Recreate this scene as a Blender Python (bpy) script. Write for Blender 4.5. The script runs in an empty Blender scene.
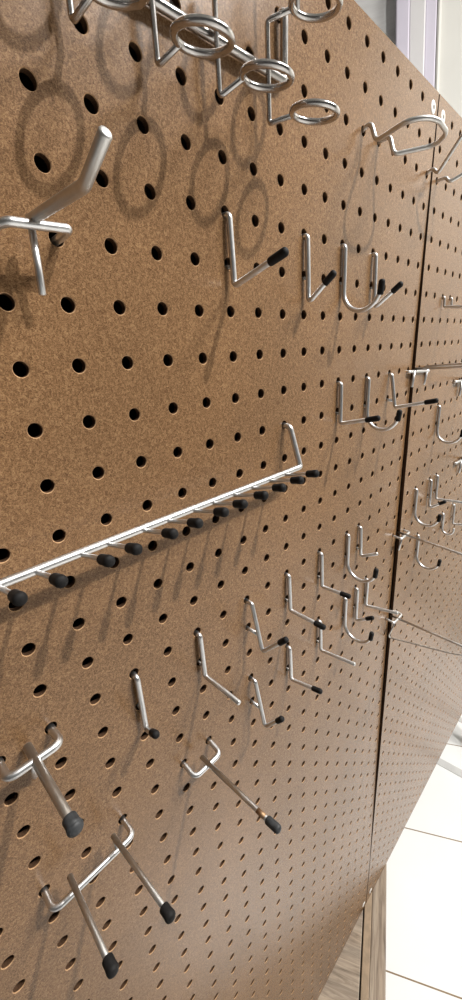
import bpy, math, random
from mathutils import Vector, Matrix

S = 0.0254                      # the pegboard is laid out in inches, one hole per inch
PI = math.pi
LEAN = math.atan(0.0685)        # the boards lean back a little
CAM = (-3.4910156745, 4.0071486316, -7.2757534052)   # column, row, depth
RCAM = ((0.6998699157, 0.0599507251, -0.7117499643),
        (-0.2804293430, 0.9395226864, -0.1966125766),
        (0.6569181719, 0.3371988023, 0.6743556058))
FPX = 398.8972
CAM_H = 64.0                    # eye height in inches
ct, st = math.cos(LEAN), math.sin(LEAN)
ZOFF = CAM_H + (ct * CAM[1] - st * CAM[2])

col = bpy.context.scene.collection


def W(i, j, o=0.0):
    """point on the board (column, row down, inches out of the face) -> world metres"""
    z = -o
    return Vector((S * i, S * (st * j + ct * z), S * (-(ct * j - st * z) + ZOFF)))


def WD(i, j, z):                # a direction in the same frame
    return Vector((i, st * j + ct * z, -(ct * j - st * z)))


def smooth(t):
    t = max(0.0, min(1.0, t))
    return t * t * (3 - 2 * t)


def bow(i, j):
    """how far the main board's free edge is pushed back between its screws (inches)"""
    if i > 15.45:
        return 0.0
    a = max(0.0, (i - 10.0) / 5.4)
    v = math.sin(PI * max(0, min(1, (j + 4.4) / 43.5)))
    return 0.175 * a * a * v


# ------------------------------------------------------------------ materials
def new_mat(name):
    m = bpy.data.materials.new(name)
    m.use_nodes = True
    nt = m.node_tree
    b = nt.nodes['Principled BSDF']
    return m, nt, b


def lk(nt, a, b):
    nt.links.new(a, b)


def lin(c):
    return tuple(((x / 255) / 12.92 if x / 255 <= 0.04045 else ((x / 255 + 0.055) / 1.055) ** 2.4) for x in c) + (1,)


def noise(nt, scale, detail=3, rough=0.5, vec=None):
    n = nt.nodes.new('ShaderNodeTexNoise')
    n.inputs['Scale'].default_value = scale
    n.inputs['Detail'].default_value = detail
    n.inputs['Roughness'].default_value = rough
    if vec is not None:
        lk(nt, vec, n.inputs['Vector'])
    return n


def ramp(nt, fac, stops):
    r = nt.nodes.new('ShaderNodeValToRGB')
    e = r.color_ramp.elements
    while len(e) < len(stops):
        e.new(0.5)
    for k, (p, c) in enumerate(stops):
        e[k].position = p
        e[k].color = c
    lk(nt, fac, r.inputs['Fac'])
    return r


def objcoord(nt, scale=(1, 1, 1)):
    t = nt.nodes.new('ShaderNodeTexCoord')
    mp = nt.nodes.new('ShaderNodeMapping')
    mp.inputs['Scale'].default_value = scale
    lk(nt, t.outputs['Object'], mp.inputs['Vector'])
    return mp.outputs['Vector']


def mixc(nt, fac, a, b, mode='MIX'):
    m = nt.nodes.new('ShaderNodeMix')
    m.data_type = 'RGBA'
    m.blend_type = mode
    if isinstance(fac, float):
        m.inputs[0].default_value = fac
    else:
        lk(nt, fac, m.inputs[0])
    for s, k in ((a, 6), (b, 7)):
        if isinstance(s, tuple):
            m.inputs[k].default_value = s
        else:
            lk(nt, s, m.inputs[k])
    return m.outputs[2]


def bump(nt, b, h, strength, dist):
    n = nt.nodes.new('ShaderNodeBump')
    n.inputs['Strength'].default_value = strength
    n.inputs['Distance'].default_value = dist
    lk(nt, h, n.inputs['Height'])
    lk(nt, n.outputs['Normal'], b.inputs['Normal'])


def hardboard(name, dark, mid, light, rough, spec):
    m, nt, b = new_mat(name)
    v = objcoord(nt)
    v2 = objcoord(nt, (1.0, 1.0, 1.9))
    n1 = noise(nt, 1500, 4, 0.75, v2)
    n2 = noise(nt, 620, 5, 0.75, v)
    n2.inputs['Distortion'].default_value = 1.2
    n3 = noise(nt, 9, 3, 0.5, v)
    c1 = ramp(nt, n1.outputs['Fac'], [(0.36, dark), (0.5, mid), (0.63, light)])
    c2 = ramp(nt, n2.outputs['Fac'], [(0.38, dark), (0.5, mid), (0.61, light)])
    c = mixc(nt, 0.5, c1.outputs['Color'], c2.outputs['Color'])
    c3 = ramp(nt, n3.outputs['Fac'], [(0.35, (0.90, 0.90, 0.90, 1)), (0.65, (1.07, 1.06, 1.05, 1))])
    c = mixc(nt, 1.0, c, c3.outputs['Color'], 'MULTIPLY')
    lk(nt, c, b.inputs['Base Color'])
    b.inputs['Roughness'].default_value = rough
    b.inputs['Specular IOR Level'].default_value = spec
    bump(nt, b, n1.outputs['Fac'], 0.10, 0.0005)
    return m


M = {}
M['board'] = hardboard('brown_hardboard', lin((66, 45, 28)), lin((114, 85, 58)), lin((158, 126, 92)), 0.26, 0.25)
M['fibre'] = hardboard('raw_fibre_edge', lin((128, 96, 66)), lin((165, 130, 96)), lin((190, 156, 120)), 0.85, 0.2)
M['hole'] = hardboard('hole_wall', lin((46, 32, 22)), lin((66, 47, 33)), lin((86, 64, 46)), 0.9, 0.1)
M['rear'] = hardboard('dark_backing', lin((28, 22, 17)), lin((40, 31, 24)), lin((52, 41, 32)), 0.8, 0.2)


def metal(name, colr, rough, var=0.06):
    m, nt, b = new_mat(name)
    v = objcoord(nt)
    n = noise(nt, 260, 3, 0.6, v)
    r = nt.nodes.new('ShaderNodeMapRange')
    r.inputs['To Min'].default_value = rough - var
    r.inputs['To Max'].default_value = rough + var
    lk(nt, n.outputs['Fac'], r.inputs['Value'])
    lk(nt, r.outputs['Result'], b.inputs['Roughness'])
    c = ramp(nt, n.outputs['Fac'], [(0.3, tuple(x * 0.9 for x in colr[:3]) + (1,)), (0.7, colr)])
    lk(nt, c.outputs['Color'], b.inputs['Base Color'])
    b.inputs['Metallic'].default_value = 1.0
    return m


M['zinc'] = metal('zinc_plated_wire', (0.68, 0.68, 0.68, 1), 0.36)
M['dull'] = metal('dull_zinc_wire', (0.62, 0.61, 0.59, 1), 0.42)
M['chrome'] = metal('nickel_ring_wire', (0.50, 0.48, 0.465, 1), 0.20)
M['worn'] = metal('tarnished_prong', (0.52, 0.49, 0.45, 1), 0.45)
M['rust'] = metal('rusty_wire', (0.34, 0.22, 0.13, 1), 0.6)


def plain(name, colr, rough, spec=0.5, scale=80, amt=0.06):
    m, nt, b = new_mat(name)
    n = noise(nt, scale, 3, 0.5, objcoord(nt))
    c = ramp(nt, n.outputs['Fac'], [(0.3, tuple(x * (1 - amt) for x in colr[:3]) + (1,)),
                                    (0.7, tuple(min(1, x * (1 + amt)) for x in colr[:3]) + (1,))])
    lk(nt, c.outputs['Color'], b.inputs['Base Color'])
    b.inputs['Roughness'].default_value = rough
    b.inputs['Specular IOR Level'].default_value = spec
    return m


M['rubber'] = plain('black_rubber', (0.009, 0.0085, 0.0085, 1), 0.65, 0.18, 500, 0.3)
M['rubber_grey'] = plain('worn_grey_rubber', (0.030, 0.032, 0.034, 1), 0.55, 0.3, 400, 0.4)
M['washer'] = plain('white_screw', (0.78, 0.76, 0.72, 1), 0.35)
M['recess'] = plain('screw_recess', (0.10, 0.09, 0.08, 1), 0.5)
M['wall'] = plain('offwhite_wall', (0.62, 0.61, 0.57, 1), 0.6, 0.3, 6, 0.03)
M['casing'] = plain('white_moulding', (0.64, 0.625, 0.625, 1), 0.45, 0.4, 5, 0.03)
M['lilac'] = plain('pale_lilac_band', (0.60, 0.565, 0.65, 1), 0.5, 0.4, 5, 0.05)
M['strip'] = plain('grey_strip', (0.50, 0.50, 0.49, 1), 0.4, 0.5, 30, 0.05)
M['ceiling'] = plain('white_ceiling', (0.75, 0.75, 0.73, 1), 0.8, 0.2, 4, 0.03)
M['tin'] = plain('white_lamp_housing', (0.80, 0.80, 0.78, 1), 0.4)


def laminate(name, axis_scale):
    m, nt, b = new_mat(name)
    v = objcoord(nt, axis_scale)
    n1 = noise(nt, 1.0, 6, 0.65, v)
    n1.inputs['Distortion'].default_value = 0.8
    v2 = objcoord(nt, tuple(x * 0.28 for x in axis_scale))
    n2 = noise(nt, 1.0, 3, 0.5, v2)
    a = ramp(nt, n1.outputs['Fac'], [(0.30, lin((80, 69, 58))), (0.45, lin((122, 108, 93))), (0.62, lin((150, 137, 121)))])
    c = ramp(nt, n2.outputs['Fac'], [(0.35, (0.80, 0.80, 0.80, 1)), (0.65, (1.1, 1.08, 1.05, 1))])
    o = mixc(nt, 1.0, a.outputs['Color'], c.outputs['Color'], 'MULTIPLY')
    lk(nt, o, b.inputs['Base Color'])
    b.inputs['Roughness'].default_value = 0.5
    return m


M['lam_h'] = laminate('grey_oak_laminate_across', (9, 60, 190))
M['lam_v'] = laminate('grey_oak_laminate_upright', (170, 9, 170))
M['lam_u'] = laminate('grey_oak_laminate_crosswise', (14, 150, 60))
M['lam_band'] = plain('tan_edge_band', lin((134, 116, 95)), 0.5, 0.4, 90, 0.15)

# door leaf: pale grey with brushed streaks
m, nt, b = new_mat('brushed_grey_door')
n = noise(nt, 1.0, 5, 0.6, objcoord(nt, (3, 20, 30)))
c = ramp(nt, n.outputs['Fac'], [(0.3, lin((196, 194, 193))), (0.55, lin((215, 214, 213))), (0.75, lin((235, 234, 233)))])
lk(nt, c.outputs['Color'], b.inputs['Base Color'])
b.inputs['Roughness'].default_value = 0.5
M['door'] = m

# floor: large white glazed tiles with thin warm grout lines
m, nt, b = new_mat('white_floor_tiles')
tc = nt.nodes.new('ShaderNodeTexCoord')
sep = nt.nodes.new('ShaderNodeSeparateXYZ')
lk(nt, tc.outputs['Object'], sep.inputs['Vector'])


def math_node(op, a, bb):
    n = nt.nodes.new('ShaderNodeMath')
    n.operation = op
    for k, s in enumerate((a, bb)):
        if s is None:
            continue
        if isinstance(s, (int, float)):
            n.inputs[k].default_value = s
        else:
            lk(nt, s, n.inputs[k])
    return n.outputs[0]


def grout(coord, start, step, width):
    f = math_node('FRACT', math_node('DIVIDE', math_node('SUBTRACT', coord, start * S - 40 * step * S), step * S), None)
    return math_node('LESS_THAN', f, width / step)


g = math_node('MAXIMUM', grout(sep.outputs['Y'], 28.70, 15.86, 0.15), grout(sep.outputs['X'], -3.2, 31.72, 0.15))
n = noise(nt, 3, 4, 0.5, tc.outputs['Object'])
cw = ramp(nt, n.outputs['Fac'], [(0.3, (0.74, 0.74, 0.73, 1)), (0.7, (0.79, 0.79, 0.78, 1))])
lk(nt, mixc(nt, g, cw.outputs['Color'], lin((128, 108, 84))), b.inputs['Base Color'])
b.inputs['Roughness'].default_value = 0.25
M['floor'] = m

# ------------------------------------------------------------------ mesh helpers


class MB:
    def __init__(self):
        self.v, self.f, self.mi = [], [], []

    def add(self, vs, fs, mi=0):
        o = len(self.v)
        self.v += [tuple(x) for x in vs]
        for f in fs:
            self.f.append(tuple(o + k for k in f))
            self.mi.append(mi)

    def build(self, name, mats, parent=None, shade=True):
        me = bpy.data.meshes.new(name)
        me.from_pydata(self.v, [], self.f)
        if not isinstance(mats, (list, tuple)):
            mats = [mats]
        for x in mats:
            me.materials.append(x)
        me.polygons.foreach_set('material_index', self.mi)
        me.polygons.foreach_set('use_smooth', [shade] * len(self.f))
        me.update()
        o = bpy.data.objects.new(name, me)
        col.objects.link(o)
        if parent is not None:
            o.parent = parent
        return o


def fillet(pts, rad, n=6):
    """round the inner corners of a polyline; rad = one radius or one per corner"""
    pts = [Vector(p) for p in pts]
    if len(pts) < 3:
        return pts
    out = [pts[0]]
    for k in range(1, len(pts) - 1):
        r = rad[k - 1] if isinstance(rad, (list, tuple)) else rad
        a, b_, c_ = pts[k - 1], pts[k], pts[k + 1]
        d1, d2 = (a - b_), (c_ - b_)
        l1, l2 = d1.length, d2.length
        d1.normalize()
        d2.normalize()
        ang = d1.angle(d2)
        if r <= 0 or ang > PI - 0.05:
            out.append(b_)
            continue
        t = min(r / math.tan(ang / 2), l1 * 0.48, l2 * 0.48)
        p, q = b_ + d1 * t, b_ + d2 * t
        for s in range(n + 1):
            u = s / n
            out.append(p * (1 - u) ** 2 + b_ * 2 * u * (1 - u) + q * u * u)
    out.append(pts[-1])
    return out


def sweep(mb, pts, rad, seg=12, closed=False, mi=0, caps=True):
    pts = [Vector(p) for p in pts]
    n = len(pts)
    rads = rad if isinstance(rad, (list, tuple)) else [rad] * n
    tans = []
    for k in range(n):
        if closed:
            t = pts[(k + 1) % n] - pts[k - 1]
        elif k == 0:
            t = pts[1] - pts[0]
        elif k == n - 1:
            t = pts[-1] - pts[-2]
        else:
            t = (pts[k + 1] - pts[k]).normalized() + (pts[k] - pts[k - 1]).normalized()
        tans.append(t.normalized())
    ref = Vector((0, 0, 1)) if abs(tans[0].z) < 0.9 else Vector((1, 0, 0))
    nrm = tans[0].cross(ref).normalized()
    vs, fs = [], []
    for k in range(n):
        if k:
            ax = tans[k - 1].cross(tans[k])
            if ax.length > 1e-9:
                nrm = Matrix.Rotation(tans[k - 1].angle(tans[k]), 3, ax.normalized()) @ nrm
        bi = tans[k].cross(nrm).normalized()
        for s in range(seg):
            a = 2 * PI * s / seg
            vs.append(pts[k] + (nrm * math.cos(a) + bi * math.sin(a)) * rads[k])
    rng = n if closed else n - 1
    for k in range(rng):
        for s in range(seg):
            a, b_ = k * seg + s, k * seg + (s + 1) % seg
            c_, d = ((k + 1) % n) * seg + (s + 1) % seg, ((k + 1) % n) * seg + s
            fs.append((a, b_, c_, d))
    if caps and not closed:
        fs.append(tuple(range(seg))[::-1])
        fs.append(tuple((n - 1) * seg + s for s in range(seg)))
    mb.add(vs, fs, mi)


def round_end(pts, r, soft=0.35):
    """points and radii that give a rod a softened far end"""
    p, q = Vector(pts[-2]), Vector(pts[-1])
    d = (q - p).normalized()
    base = [Vector(x) for x in pts[:-1]] + [q - d * r * soft, q - d * r * soft * 0.4, q]
    rr = [r] * (len(pts)) + [r * 0.88, r * 0.62]
    return base, rr


def boxv(mb, lo, hi, mi=0):
    x0, y0, z0 = lo
    x1, y1, z1 = hi
    v = [(x0, y0, z0), (x1, y0, z0), (x1, y1, z0), (x0, y1, z0), (x0, y0, z1), (x1, y0, z1), (x1, y1, z1), (x0, y1, z1)]
    mb.add(v, [(3, 2, 1, 0), (4, 5, 6, 7), (0, 1, 5, 4), (1, 2, 6, 5), (2, 3, 7, 6), (3, 0, 4, 7)], mi)


def bevel(o, w=0.001, seg=2):
    md = o.modifiers.new('bevel', 'BEVEL')
    md.width = w
    md.segments = seg
    md.limit_method = 'ANGLE'
    return o


def tag(o, label=None, cat=None, group=None, kind=None):
    if label:
        o['label'] = label
    if cat:
        o['category'] = cat
    if group:
        o['group'] = group
    if kind:
        o['kind'] = kind
    return o


def empty(name, loc, lean=True):
    o = bpy.data.objects.new(name, None)
    o.empty_display_size = 0.02
    o.location = loc
    if lean:
        o.rotation_euler = (LEAN, 0, 0)
    col.objects.link(o)
    return o


# ------------------------------------------------------------------ pegboards
HR = 0.127      # hole radius
TH = 0.14       # board thickness


def pegboard(name, label, i0, i1, left, right, j0=-4, j1=44, top=-4.52, bot=44.62, skip=()):
    mb = MB()
    NS = 24
    idx = {}

    def vert(i, j, z):
        z += bow(i, j)
        k = (round(i * 2000), round(j * 2000), round(z * 4000))
        if k not in idx:
            idx[k] = len(mb.v)
            mb.v.append((i * S, z * S, -j * S))
        return idx[k]

    def face(f, mi):
        mb.f.append(f)
        mb.mi.append(mi)
    for ci in range(i0, i1 + 1):
        xa = left if ci == i0 else ci - 0.5
        xb = right if ci == i1 else ci + 0.5
        for cj in range(j0, j1 + 1):
            ya = top if cj == j0 else cj - 0.5
            yb = bot if cj == j1 else cj + 0.5
            outer, r0, r1, r2 = [], [], [], []
            rnd = random.Random(ci * 977 + cj)
            hx, hy = ci + rnd.uniform(-.006, .006), cj + rnd.uniform(-.006, .006)
            for s in range(NS):
                a = 2 * PI * s / NS
                cx, cy = math.cos(a), math.sin(a)
                m_ = max(abs(cx), abs(cy))
                ox, oy = cx / m_, cy / m_
                px = ci + (ox * (xb - ci) if ox > 0 else ox * (ci - xa))
                py = cj + (oy * (yb - cj) if oy > 0 else oy * (cj - ya))
                outer.append((px, py))
                r0.append(vert(hx + cx * (HR + .014), hy + cy * (HR + .014), 0))
                r1.append(vert(hx + cx * HR, hy + cy * HR, 0.018))
                r2.append(vert(hx + cx * HR, hy + cy * HR, TH))
            of = [vert(x, y, 0) for x, y in outer]
            ob = [vert(x, y, TH) for x, y in outer]
            for s in range(NS):
                t = (s + 1) % NS
                face((of[s], r0[s], r0[t], of[t])[::-1], 0)
                face((r0[s], r1[s], r1[t], r0[t])[::-1], 1)
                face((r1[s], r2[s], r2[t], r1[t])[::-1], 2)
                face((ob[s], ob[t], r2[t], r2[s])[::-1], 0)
                # outer edges of the sheet
                (x1_, y1_), (x2_, y2_) = outer[s], outer[t]
                if (ci == i0 and abs(x1_ - left) < 1e-6 and abs(x2_ - left) < 1e-6) or \
                   (ci == i1 and abs(x1_ - right) < 1e-6 and abs(x2_ - right) < 1e-6) or \
                   (cj == j0 and abs(y1_ - top) < 1e-6 and abs(y2_ - top) < 1e-6) or \
                   (cj == j1 and abs(y1_ - bot) < 1e-6 and abs(y2_ - bot) < 1e-6):
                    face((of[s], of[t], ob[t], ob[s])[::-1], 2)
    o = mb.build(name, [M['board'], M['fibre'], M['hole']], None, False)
    o.location = W(0, 0, 0)
    o.rotation_euler = (LEAN, 0, 0)
    tag(o, label, 'pegboard', 'perforated hardboard sheets')
    return o


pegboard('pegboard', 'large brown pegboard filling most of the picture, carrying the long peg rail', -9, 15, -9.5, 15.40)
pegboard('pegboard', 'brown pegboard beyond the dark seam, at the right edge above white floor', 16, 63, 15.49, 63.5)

# ------------------------------------------------------------------ stand behind and below the boards
stand = empty('display_frame', W(15.5, 45.0, -0.5), True)
tag(stand, 'dark wooden frame behind both pegboards, showing only as darkness in the holes and seam', 'frame')


def loc_box(name, i0, i1, j0, j1, z0, z1, mat, bev=0.0015):
    mb = MB()
    oi, oj, oz = 15.5, 45.0, 0.5
    boxv(mb, ((i0 - oi) * S, (z0 - oz) * S, -(j1 - oj) * S), ((i1 - oi) * S, (z1 - oz) * S, -(j0 - oj) * S))
    o = mb.build(name, mat, stand, False)
    return bevel(o, bev)


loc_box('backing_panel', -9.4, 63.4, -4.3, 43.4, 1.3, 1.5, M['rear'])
loc_box('top_rail', -9.4, 63.4, -4.45, -4.2, 0.42, 1.3, M['lam_h'])
loc_box('bottom_rail', -9.4, 63.4, 43.25, 43.5, 0.42, 1.3, M['lam_h'])
loc_box('side_rail', -9.4, -8.9, -4.2, 43.25, 0.42, 1.3, M['lam_v'])
loc_box('side_rail', 62.9, 63.4, -4.2, 43.25, 0.42, 1.3, M['lam_v'])
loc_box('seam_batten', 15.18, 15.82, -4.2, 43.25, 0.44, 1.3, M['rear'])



loc_box('leg', 57.0, 59.0, 43.5, 68.4, 0.5, 1.3, M['lam_v'])
# ------------------------------------------------------------------ screws
for (i, j), lab in (((15, -4), 'white washered screw left of the seam at the top of the boards'),
                    ((16, -4), 'white washered screw right of the seam at the top of the boards'),
                    ((15, 44), 'pale screw left of the seam at the bottom edge of the boards'),
                    ((16, 44), 'pale screw right of the seam at the bottom edge of the boards')):
    dx = 0.12 if j > 0 and i == 16 else 0
    e = empty('screw', W(i + dx, j, 0))
    tag(e, lab, 'screw', 'screws beside the seam')
    mb = MB()
    prof = [(0.0, 0.020), (0.07, 0.022), (0.14, 0.020), (0.18, 0.012), (0.205, 0.0)]
    seg = 20
    vs, fs = [], []
    for r, h in prof:
        for s in range(seg):
            a = 2 * PI * s / seg
            vs.append((r * S * math.cos(a), -h * S, r * S * math.sin(a)))
    for k in range(len(prof) - 1):
        for s in range(seg):
            fs.append((k * seg + s, k * seg + (s + 1) % seg, (k + 1) * seg + (s + 1) % seg, (k + 1) * seg + s))
    mb.add(vs, fs)
    mb.build('washer', M['washer'], e)
    mb = MB()
    vs, fs = [], []
    for r, h in ((0.0, 0.030), (0.055, 0.030), (0.072, 0.026), (0.075, 0.015)):
        for s in range(seg):
            a = 2 * PI * s / seg
            vs.append((r * S * math.cos(a), -h * S, r * S * math.sin(a)))
    for k in range(3):
        for s in range(seg):
            fs.append((k * seg + s, k * seg + (s + 1) % seg, (k + 1) * seg + (s + 1) % seg, (k + 1) * seg + s))
    mb.add(vs, fs)
    mb.build('screw_head', M['recess'], e)

# ------------------------------------------------------------------ hooks
HK = 'single wire hooks on the pegboard'


class Fix:
    """one wire fitting: an empty at its first hole, parts measured in (column, row, inches out)"""

    def __init__(self, name, label, cat, i0, j0, group=None):
        self.i, self.j = i0, j0
        self.b = bow(i0, j0)
        sag = 0.055 if group == HK else 0.0     # the wires rest on the lower rim of their holes
        self.e = empty(name, W(i0, j0 + sag, -self.b))
        tag(self.e, label, cat, group)

    def p(self, i, j, o):
        return Vector(((i - self.i) * S, -o * S, -(j - self.j) * S))

    def rod(self, name, pts, r, mat, rad=0.1, seg=12, end=True, n=6):
        q = fillet([self.p(*x) for x in pts], [x * S for x in rad] if isinstance(rad, (list, tuple)) else rad * S, n)
        mb = MB()
        if end:
            q, rr = round_end(q, r * S)
            sweep(mb, q, rr, seg)
        else:
            sweep(mb, q, r * S, seg)
        return mb.build(name, mat, self.e)

    def curve(self, name, pts, r, mat, seg=12, closed=False):
        mb = MB()
        sweep(mb, [self.p(*x) for x in pts], r * S, seg, closed)
        return mb.build(name, mat, self.e)

    def cap(self, a, b_, r, mat, name='rubber_cap', fat=1.0):
        a, b_ = self.p(*a), self.p(*b_)
        d = (b_ - a).normalized()
        L = (b_ - a).length
        rs = r * S
        prof = [(0.0, 0.80), (0.04, 0.95), (0.12, 1.0), (0.45, 1.0), (0.70, 1.03 * fat)]
        pts = [a + d * L * t for t, _ in prof]
        rr = [rs * q for _, q in prof]
        for k in range(0, 7):
            th = PI / 2 * k / 6
            pts.append(b_ - d * rs * 0.75 * (1 - math.sin(th)))
            rr.append(max(rs * fat * math.cos(th), rs * 0.02))
        mb = MB()
        sweep(mb, pts, rr, 16)
        return mb.build(name, mat, self.e)


WR = 0.068
CR = 0.094


def shank(i, j, o=0.10):
    return [(i, j, -0.24), (i, j + 0.0, 0.02), (i, j + 0.10, o + 0.01)]


def straight_hook(i, j, corner, tip, label, capped=True, capl=0.41, mat='zinc', r=WR, off=0.0, o_top=0.10):
    """an L or V shaped hook: shank down the board, then an arm to the tip; corner / tip = (row, out)"""
    f = Fix('straight_hook', label, 'hook', i, j, HK)
    C_ = (i + off * 0.1, j + corner[0], corner[1])
    T_ = (i + off, j + tip[0], tip[1])
    d = (Vector(T_) - Vector(C_))
    u = d.normalized()
    stop = Vector(T_) - u * (0.12 if capped else 0.0)
    f.rod('wire', [(i, j, -0.24), (i, j + 0.01, o_top), C_, tuple(stop)], r, M[mat], [0.09, 0.10], 14)
    # the short pin that keys the hook into the hole below
    k = 1.0 / corner[0]
    ob = o_top + (corner[1] - o_top) * k
    lean = corner[1] > 0.25
    f.rod('locking_pin', [(i, j + 1.03, ob - 0.02), (i, j + 1.0, -0.16)], r * (0.8 if lean else 0.6), M['zinc' if lean else 'worn'], 0.1, 10)
    if capped:
        f.cap(tuple(Vector(T_) - u * capl), T_, CR if r == WR else r * 1.6, M['rubber'])
    return f


def j_hook(i, j, label, depth=1.85, reach=1.30, tip_j=1.08, capped=True, mat='zinc', r=WR, start=1.25, small=False):
    """a J shaped hook: shank, round bowl, raised tip"""
    f = Fix('curved_hook', label, 'hook', i, j, HK)
    o0 = 0.09
    R = (reach - o0) / 2
    cy = depth - R
    pts = [(i, j, -0.24), (i, j + 0.0, 0.02)]
    for k in range(1, 6):
        a = PI / 2 * k / 5
        pts.append((i, j + 0.09 * (1 - math.cos(a)), 0.02 + 0.07 * math.sin(a)))
    pts.append((i, j + 0.5, o0))
    n = 18
    for k in range(0, n + 1):
        a = PI * k / n * 0.97
        pts.append((i, j + cy + R * math.sin(a), o0 + R * (1 - math.cos(a))))
    endj = pts[-1][1] - j
    if capped:
        pts.append((i, j + tip_j + 0.2, reach + 0.015))
    else:
        pts.append((i, j + tip_j, reach + 0.0))
    mb = MB()
    q = [f.p(*x) for x in pts]
    q, rr = round_end(q, r * S)
    sweep(mb, q, rr, 14)
    mb.build('wire', M[mat], f.e)
    f.rod('locking_pin', [(i, j + 1.0, o0 - 0.02), (i, j + 1.0, -0.16)], r * 0.6, M['worn'], 0.1, 10)
    if capped:
        f.cap((i, j + tip_j + 0.42, reach - 0.015), (i, j + tip_j, reach + 0.03), CR, M['rubber'])
    return f


# row of four below the ring rack
straight_hook(4, 1, (1.42, 0.15), (1.00, 1.68), 'silver hook with black tip, leftmost of the four below the ring rack', capl=0.50)
straight_hook(7, 1, (1.66, 0.14), (1.00, 0.98), 'silver V hook with black tip, second from left in the row below the ring rack')
j_hook(9, 1, 'curved silver J hook with black tip, third from left below the ring rack')
straight_hook(11, 1, (1.66, 0.14), (1.00, 1.08), 'silver V hook with black tip half behind a curved hook, below the plier loop')
# middle row beside the rail's right end
straight_hook(9, 5, (1.36, 0.12), (1.08, 1.54), 'silver L hook with black tip, nearest to the right end of the long peg rail', capl=0.50)
j_hook(11, 5, 'curved silver J hook whose bowl passes behind the black tip of an L hook')
f = straight_hook(13, 5, (1.30, 0.32), (0.97, 1.97), 'silver L hook leaning off the board, its black tip over the seam', capl=0.50, o_top=0.10)
# lower cluster
straight_hook(11, 11, (1.34, 0.16), (0.98, 0.90), 'small bare tipped silver hook inside the curve of a J hook, left of the seam', capped=False)
j_hook(10, 11, 'curved silver J hook with black tip, upper one of the pair left of the seam')
straight_hook(8, 11, (1.38, 0.14), (1.35, 1.34), 'silver L hook with black tip, left of the upper J hook by the seam')
straight_hook(6, 11, (1.36, 0.14), (1.42, 1.54), 'silver L hook with black tip just below the free end of the long peg rail')
straight_hook(12, 14, (1.40, 0.08), (1.15, 1.60), 'bare silver L hook with its top behind the J hook, end touching the seam', capped=False)
straight_hook(11, 14, (1.66, 0.10), (1.12, 0.93), 'silver V hook with short black tip standing inside the lower J hook')
j_hook(10, 14, 'curved silver J hook with black tip, lower one of the pair left of the seam')
straight_hook(8, 14, (1.36, 0.14), (1.20, 1.65), 'bare silver L hook with its top hidden behind a black tip', capped=False)
straight_hook(4, 11, (1.60, 0.55), (0.62, 1.52), 'silver V hook tilted off the board with black tip, upper of the tilted pair', o_top=0.20)
straight_hook(4, 14, (1.74, 0.53), (0.78, 1.30), 'silver V hook tilted off the board with black tip, lower of the tilted pair', o_top=0.18, capl=0.38)
straight_hook(6, 14, (1.40, 0.14), (1.14, 1.47), 'silver L hook with black tip, right of the lower tilted V hook')
straight_hook(0, 11, (1.60, 0.14), (1.04, 0.92), 'silver hook whose black tip points at the viewer, left of the bare hook', off=-0.17)
straight_hook(2, 11, (1.36, 0.14), (1.43, 1.48), 'bare silver L hook without a cap, alone in the middle of the large board', capped=False)
# beyond the seam
j_hook(19, 7, 'large curved silver J hook beyond the seam, just below the double bar bracket')
j_hook(17, 11, 'curved silver J hook with black tip beyond the seam, left of the V hook')
straight_hook(19, 11, (1.62, 0.14), (1.06, 0.97), 'silver V hook with black tip beyond the seam, between J and long L hooks')
straight_hook(20, 11, (1.38, 0.12), (1.27, 2.30), 'long silver L hook beyond the seam running out of the right edge', capped=False)
j_hook(22, 14, 'small bare curved hook beyond the seam, smallest J shape on the boards', depth=1.28, reach=0.75, tip_j=0.80, capped=False)
straight_hook(24, 14, (1.36, 0.14), (1.20, 0.95), 'bare silver L hook at the right edge, right of the smallest curved hook', capped=False)
j_hook(18, 14, 'curved silver J hook with black tip under the upper long prong')

# ---- two hole bracket hooks
BR = 'two-hole bracket hooks'


def bracket(f, ia, ib, j, o=0.5, r=0.075, mat='zinc', sag=0.12, rad=0.2, name='crossbar'):
    return f.rod(name, [(ia, j, -0.22), (ia, j + 0.02, 0.10), (ia, j + sag, o), (ib, j + sag, o), (ib, j + 0.02, 0.10), (ib, j, -0.22)],
                 r, M[mat], [0.1, rad, rad, 0.1], 14, n=7)


f = Fix('bracket_hook', 'single silver prong on a small U bracket, right of the other lower prongs', 'hook', 2, 15, BR)
bracket(f, 2, 1, 15, 0.50)
f.rod('prong', [(1.5, 15.03, 0.22), (1.5, 15.03, 2.95)], 0.070, M['zinc'])
f.rod('rust_band', [(1.5, 15.03, 2.40), (1.5, 15.03, 2.66)], 0.0735, M['rust'], end=False)
f.cap((1.5, 15.03, 2.72), (1.5, 15.0, 3.14), 0.110, M['rubber_grey'])

f = Fix('bracket_hook', 'tarnished prong with grey cap on a U bracket at the left edge', 'hook', -2, 11, BR)
bracket(f, -2, -3, 11, 0.50, 0.085, sag=-0.02)
f.rod('prong', [(-2.5, 10.95, 0.10), (-2.5, 11.08, 2.10)], 0.088, M['worn'])
f.rod('brace', [(-2.53, 11.0, 0.42), (-2.53, 11.75, 0.10)], 0.06, M['zinc'])
f.cap((-2.5, 11.06, 1.90), (-2.49, 11.10, 2.22), 0.128, M['rubber_grey'], fat=1.10)

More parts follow.
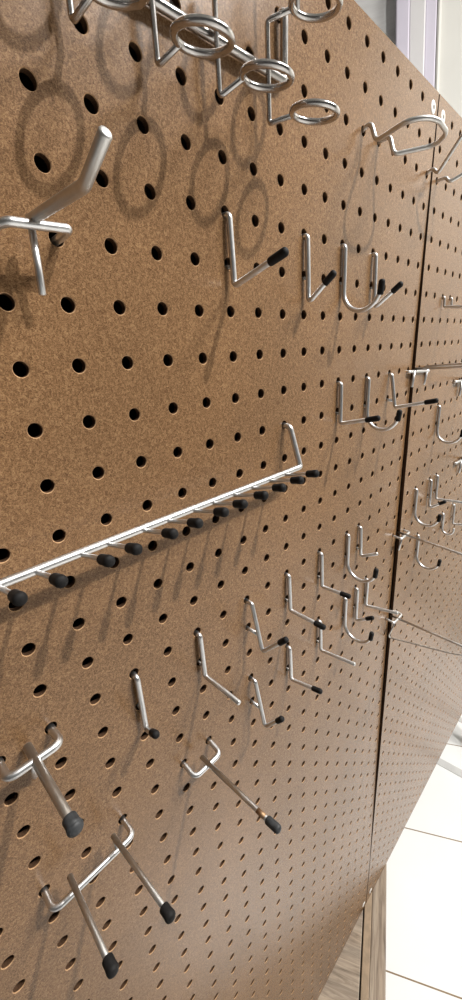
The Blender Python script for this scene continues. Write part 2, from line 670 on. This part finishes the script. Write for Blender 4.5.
f = Fix('double_prong_hook', 'wide silver bar hook with two black capped prongs at the lower left', 'hook', -1, 15, BR)
bracket(f, -1, -3, 15, 0.50, 0.075, sag=0.02)
for (i, tip) in ((-1.46, 2.60), (-2.53, 2.42)):
    di = 0.06 if i > -2 else -0.08
    f.rod('prong', [(i, 14.55, 0.44), (i + di, 14.62, tip - 0.12)], 0.064, M['dull'])
    f.rod('weld_stub', [(i + 0.02, 14.6, 0.44), (i + 0.02, 15.1, 0.50)], 0.055, M['zinc'])
    f.cap((i + di * .88, 14.62, tip - 0.24), (i + di, 14.63, tip + 0.08), 0.112, M['rubber'], fat=1.06)

# upturned prong at the upper left
f = Fix('bracket_hook', 'thick silver hook with upturned bare prong at the upper left', 'hook', 0, 2, BR)
f.rod('crossbar', [(0, 2.05, -0.22), (0, 2.03, 0.20), (-0.02, 2.0, 0.50), (-0.9, 2.03, 0.50), (-1.0, 2.05, 0.38), (-1, 2.05, -0.22)],
      0.068, M['zinc'], [0.05, 0.05, 0.1, 0.1], 14)
f.rod('prong', [(-0.52, 1.92, 0.36), (-0.52, 1.97, 2.06), (-0.52, 1.66, 2.68)], 0.080, M['dull'], [0.22], 16)
f.rod('brace', [(-0.53, 2.02, 0.36), (-0.53, 2.92, 0.28)], 0.056, M['zinc'])

# long prong and price-rail hook at the seam
f = Fix('bracket_hook', 'long bare silver prong on a U bracket at the seam, upper one running right', 'hook', 15, 13, BR)
bracket(f, 15, 16, 13, 0.42, 0.06, sag=0.06, rad=0.1)
f.rod('prong', [(15.5, 12.97, 0.02), (15.5, 13.27, 2.95), (15.5, 13.62, 6.2)], 0.055, M['zinc'], 0.3)
f.rod('brace', [(15.46, 13.05, 0.3), (15.46, 13.95, 0.16)], 0.05, M['zinc'])
f = Fix('bracket_hook', 'long silver prong with a thin second wire beneath it at the seam', 'hook', 15, 18, BR)
bracket(f, 15, 16, 18, 0.45, 0.06, sag=0.08, rad=0.12)
f.rod('prong', [(15.5, 18.05, 0.02), (15.5, 18.17, 3.5), (15.5, 18.3, 6.2)], 0.058, M['zinc'], 0.3)
f.rod('lower_wire', [(15.35, 18.15, 0.40), (15.30, 19.25, 0.12), (15.38, 19.42, 0.16), (15.5, 18.86, 3.25), (15.5, 18.60, 4.0)],
      0.042, M['dull'], [0.08, 0.06, 0.25])
# double bar bracket
f = Fix('double_bar_hook', 'silver bracket with two parallel bars beside the seam', 'hook', 15, 5, BR)
f.rod('crossbar', [(14.85, 5.06, -0.15), (14.85, 5.08, 0.12), (17.0, 5.18, 0.16), (17.0, 5.1, -0.2)], 0.06, M['zinc'], 0.05)
f.rod('leg', [(15.35, 5.08, 0.14), (15.28, 5.76, 0.10)], 0.062, M['zinc'])
f.rod('leg', [(16.80, 5.10, 0.16), (16.74, 5.78, 0.08)], 0.062, M['zinc'])
f.rod('bar', [(15.5, 5.0, 0.10), (15.6, 4.95, 2.1), (15.6, 4.92, 5.0)], 0.060, M['zinc'])
f.rod('bar', [(16.65, 4.98, 0.10), (16.4, 4.86, 2.1), (16.3, 4.80, 5.0)], 0.055, M['zinc'])
for (i, j, lab) in ((21, 6, 'silver bar hook with short leg at the right edge, below the double bars'),
                    (23, 11, 'silver bar hook with short leg at the right edge, above the long L hook')):
    f = Fix('bracket_hook', lab, 'hook', i, j, BR)
    f.rod('crossbar', [(i, j + 0.02, -0.2), (i, j + 0.0, 0.12), (i + 2, j + 0.05, 0.14), (i + 2, j, -0.2)], 0.065, M['zinc'], 0.05)
    f.rod('leg', [(i + 1, j + 0.05, 0.14), (i + 0.97, j + 0.86, 0.10)], 0.065, M['zinc'])
    f.rod('prong', [(i + 1.1, j - 0.1, 0.04), (i + 1.1, j - 0.1, 3.5)], 0.06, M['zinc'])
# shallow wire loop at the right edge
f = Fix('wire_loop', 'small two pin wire loop at the right edge, high beyond the seam', 'hook', 18, 2, 'wire loops for pliers')
f.rod('wire', [(18, 2, -0.22), (18, 2.02, 0.07), (18, 2.42, 0.10), (18.0, 2.62, 2.2), (19.2, 2.60, 2.2), (19, 2.42, 0.10), (19, 2.02, 0.07), (19, 2, -0.22)],
      0.05, M['zinc'], [0.05, 0.07, 0.2, 0.2, 0.07, 0.05])
# plier loops
LP = 'wire loops for pliers'


def plier_loop(i, j, label, arm, dip=(0.36, 0.48)):
    f = Fix('wire_loop', label, 'hook', i, j, LP)
    pts = [(i, j + 0.02, -0.22), (i, j - 0.13, 0.22), (i, j + dip[0], 0.40)] + arm + \
          [(i + 1, j + dip[1], 0.50), (i + 1, j - 0.03, 0.34), (i + 1, j + 0.02, -0.22)]
    rad = [0.16, 0.20] + [0.6] * len(arm) + [0.20, 0.16]
    f.rod('wire', pts, 0.064, M['dull'], rad, 14, n=9)


plier_loop(10, -2, 'closed wire plier loop hanging left of the seam near the top edge',
           [(9.70, -1.66, 1.42), (9.98, -1.66, 1.86), (10.45, -1.66, 1.98), (11.30, -1.64, 1.92), (11.62, -1.58, 1.48)])
plier_loop(15, -2, 'wire plier loop straddling the seam and cut by the right edge',
           [(14.85, -2.75, 1.15), (14.9, -3.2, 1.75), (15.4, -3.2, 2.1), (16.3, -2.7, 2.05), (16.5, -2.3, 1.5)], (0.08, 0.16))

# ---- ring rack across the top
f = Fix('ring_rack', 'nickel tool rack with drop wires ending in rings at the top', 'rack', 6, -3)
f.rod('rail', [(6, -3.0, -0.22), (6, -2.98, 0.16), (6, -1.82, 0.13), (-5, -1.55, 0.13), (-5, -2.98, 0.16), (-5, -3.0, -0.22)], 0.088, M['chrome'], [0.1, 0.10, 0.1, 0.1], 14)
rings = [(5.26, 0.27, (5.57, -0.73, 1.24), 0.475), (3.72, 0.28, (4.20, -0.94, 1.08), 0.47), (2.27, 0.24, (2.53, -0.87, 1.12), 0.47),
         (0.74, 0.22, (0.92, -0.86, 1.10), 0.45), (-0.85, 0.22, (-0.6, -0.86, 1.10), 0.47), (-2.4, 0.22, (-2.15, -0.86, 1.10), 0.47)]
TL = math.radians(10.3)          # the rings droop a little towards the front
for (i, o, cen, rr) in rings:
    dv = Vector((cen[0] - i, cen[2] - o)).normalized()
    rx, ro, rj = cen[0] - dv.x * rr, cen[2] - dv.y * rr * math.cos(TL), cen[1] - dv.y * rr * math.sin(TL)
    f.rod('drop_wire', [(rx + .02, rj - 1.70, ro + .04), (i, -2.50, o), (i, -0.80, o), (rx + .02, rj, ro + .04)], 0.052, M['chrome'], [0.07, 0.07], 12)
    for up in (0.0, -1.70):
        pts = []
        for k in range(40):
            a = 2 * PI * k / 40
            pts.append((cen[0] + rr * math.cos(a), cen[1] + up + rr * math.sin(a) * math.sin(TL), cen[2] + rr * math.sin(a) * math.cos(TL)))
        mb = MB()
        sweep(mb, [f.p(*x) for x in pts], 0.064 * S, 12, True)
        mb.build('ring', M['chrome'], f.e)
f.rod('drop_wire', [(5.62, -2.50, 0.78), (5.62, -3.9, 0.78)], 0.048, M['chrome'])

# ---- long rail of pegs
f = Fix('peg_rail', 'long silver rail with a row of black capped pegs crossing the board from the left', 'rack', 6, 6)
f.rod('rail', [(6, 6.0, -0.22), (6, 6.03, 0.20), (6, 7.2, 0.56), (-6, 7.24, 0.56), (-6, 6.03, 0.20), (-6, 6.0, -0.22)], 0.082, M['zinc'], [0.16, 0.08, 0.08, 0.16], 16, n=8)
pegs = [5.27, 4.57, 3.83, 3.15, 2.44, 1.85, 1.12, 0.49, -0.31, -0.85, -1.66, -2.26, -2.95, -3.65, -4.4]
for i in pegs:
    f.rod('peg', [(i - 0.03, 7.27, 0.50), (i, 7.09, 1.42)], 0.046, M['zinc'])
    f.cap((i, 7.12, 1.30), (i, 7.05, 1.66), 0.098, M['rubber'], fat=1.08)

# ------------------------------------------------------------------ room
base_x = CAM[0] * S
base_y = (st * CAM[1] + ct * CAM[2]) * S
a64 = math.radians(64)


def room_obj(name, mb, mat, kind='structure', bev=0.0):
    o = mb.build(name, mat, None, False)
    o.location = (base_x, base_y, 0)
    o.rotation_euler = (0, 0, -a64)          # local x, y run along the tile joints
    if kind:
        o['kind'] = kind
    if bev:
        bevel(o, bev)
    return o


def inch_box(x0, x1, y0, y1, z0, z1):
    mb = MB()
    boxv(mb, (x0 * S, y0 * S, z0 * S), (x1 * S, y1 * S, z1 * S))
    return mb


WD_ = 76.0
room_obj('floor', inch_box(-150, 170, -130, WD_ + 12, -2, 0), M['floor'])
room_obj('wall_right', inch_box(8.6, 170, WD_, WD_ + 6, 0, 150), M['wall'])
k = WD_ / 70.0
room_obj('trim_1', inch_box(2.8 * k, 4.35 * k, WD_ - 1.2, WD_ + 6, 0, 150), M['lilac'], bev=0.004)
room_obj('trim_2', inch_box(4.35 * k, 6.15 * k, WD_ - 1.0, WD_ + 6, 0, 150), M['casing'], bev=0.004)
room_obj('trim_3', inch_box(6.15 * k, 7.45 * k, WD_ - 0.6, WD_ + 6, 0, 150), M['lilac'], bev=0.004)
room_obj('trim_4', inch_box(7.45 * k, 8.6, WD_ - 0.7, WD_ + 6, 0, 150), M['wall'], bev=0.006)
room_obj('door_1', inch_box(-60, 2.8 * k, WD_ + 0.3, WD_ + 6, 0, 150), M['door'])
room_obj('ceiling', inch_box(-150, 170, -130, WD_ + 12, 150, 154), M['ceiling'])


# grey oak counter the main board stands on; it follows the room, not the boards
ang66 = math.radians(66)
ctop = 23.97
counter = empty('counter', (base_x, base_y, 0), False)
counter.rotation_euler = (0, 0, -ang66)
tag(counter, 'grey oak laminate counter under the foot of the large pegboard', 'counter')


def counter_part(name, box, mat, bev=0.0012):
    mb = inch_box(*box)
    o = mb.build(name, mat, counter, False)
    return bevel(o, bev)


counter_part('counter_top', (-30, -1.66, -10, 46, ctop - 1.2, ctop), M['lam_u'])
counter_part('edge_band', (-1.56, -1.04, -10, 46, ctop - 1.2, ctop), M['lam_band'])
counter_part('front_rail', (-1.03, 0.0, -10, 46, ctop - 1.6, ctop - 0.02), M['lam_v'])
counter_part('front_panel', (-1.9, -1.1, -9, 45, 3, ctop - 1.2), M['lam_v'])
counter_part('end_panel', (-29.5, -1.9, 44, 45, 0, ctop - 1.2), M['lam_u'])
counter_part('end_panel', (-29.5, -1.9, -9, -8, 0, ctop - 1.2), M['lam_u'])
counter_part('toe_kick', (-3.4, -2.8, -8, 44, 0, 3), M['rear'])

def floor_strip(x_i, w, label):
    mb = MB()
    boxv(mb, (-w / 2 * S, -12 * S, 0.0), (w / 2 * S, 25 * S, 0.002))
    o = mb.build('floor_strip', M['strip'], None, False)
    o.location = (x_i * S, -4.0 * S, 0.0005)
    bevel(o, 0.0008)
    tag(o, label, 'floor strip', 'grey strips on the floor')


floor_strip(51.8, 1.35, 'narrow grey strip on the white floor, nearer of the two')
floor_strip(62.6, 1.2, 'grey strip on the white floor at the right edge, farther of the two')

# ------------------------------------------------------------------ lights: small ceiling lamp, then a wide soft fill added to weaken shadows
LAMPS = [((32, -67, 49), 0.05, 82.0), ((60, -68, 50), 0.6, 102.0)]
for (pt, size, power) in LAMPS:
    l = bpy.data.lights.new('downlight_or_fill', 'AREA')
    l.shape = 'DISK'
    l.size = size
    l.energy = power
    l.color = (1.0, 0.975, 0.94)
    o = bpy.data.objects.new('downlight_or_fill', l)
    col.objects.link(o)
    o.location = W(*pt)

w = bpy.data.worlds.new('room_light')
bpy.context.scene.world = w
w.use_nodes = True
bg = w.node_tree.nodes['Background']
bg.inputs['Color'].default_value = (1.0, 0.97, 0.93, 1)
bg.inputs['Strength'].default_value = 0.09

# ------------------------------------------------------------------ camera
cam = bpy.data.cameras.new('camera')
cam.sensor_fit = 'VERTICAL'
cam.sensor_height = 36.0
cam.lens = 36.0 * FPX / 1000.0
cam.clip_start = 0.01
co = bpy.data.objects.new('camera', cam)
col.objects.link(co)
right = WD(*RCAM[0])
down = WD(*RCAM[1])
fwd = WD(*RCAM[2])
m = Matrix((right, -down, -fwd)).transposed().to_4x4()
m.translation = W(CAM[0], CAM[1], -CAM[2])
co.matrix_world = m
sc = bpy.context.scene
sc.camera = co
sc.view_settings.view_transform = 'Standard'
sc.view_settings.look = 'None'
sc.view_settings.exposure = 0.0
sc.view_settings.gamma = 1.0
sc.view_settings.use_curve_mapping = False
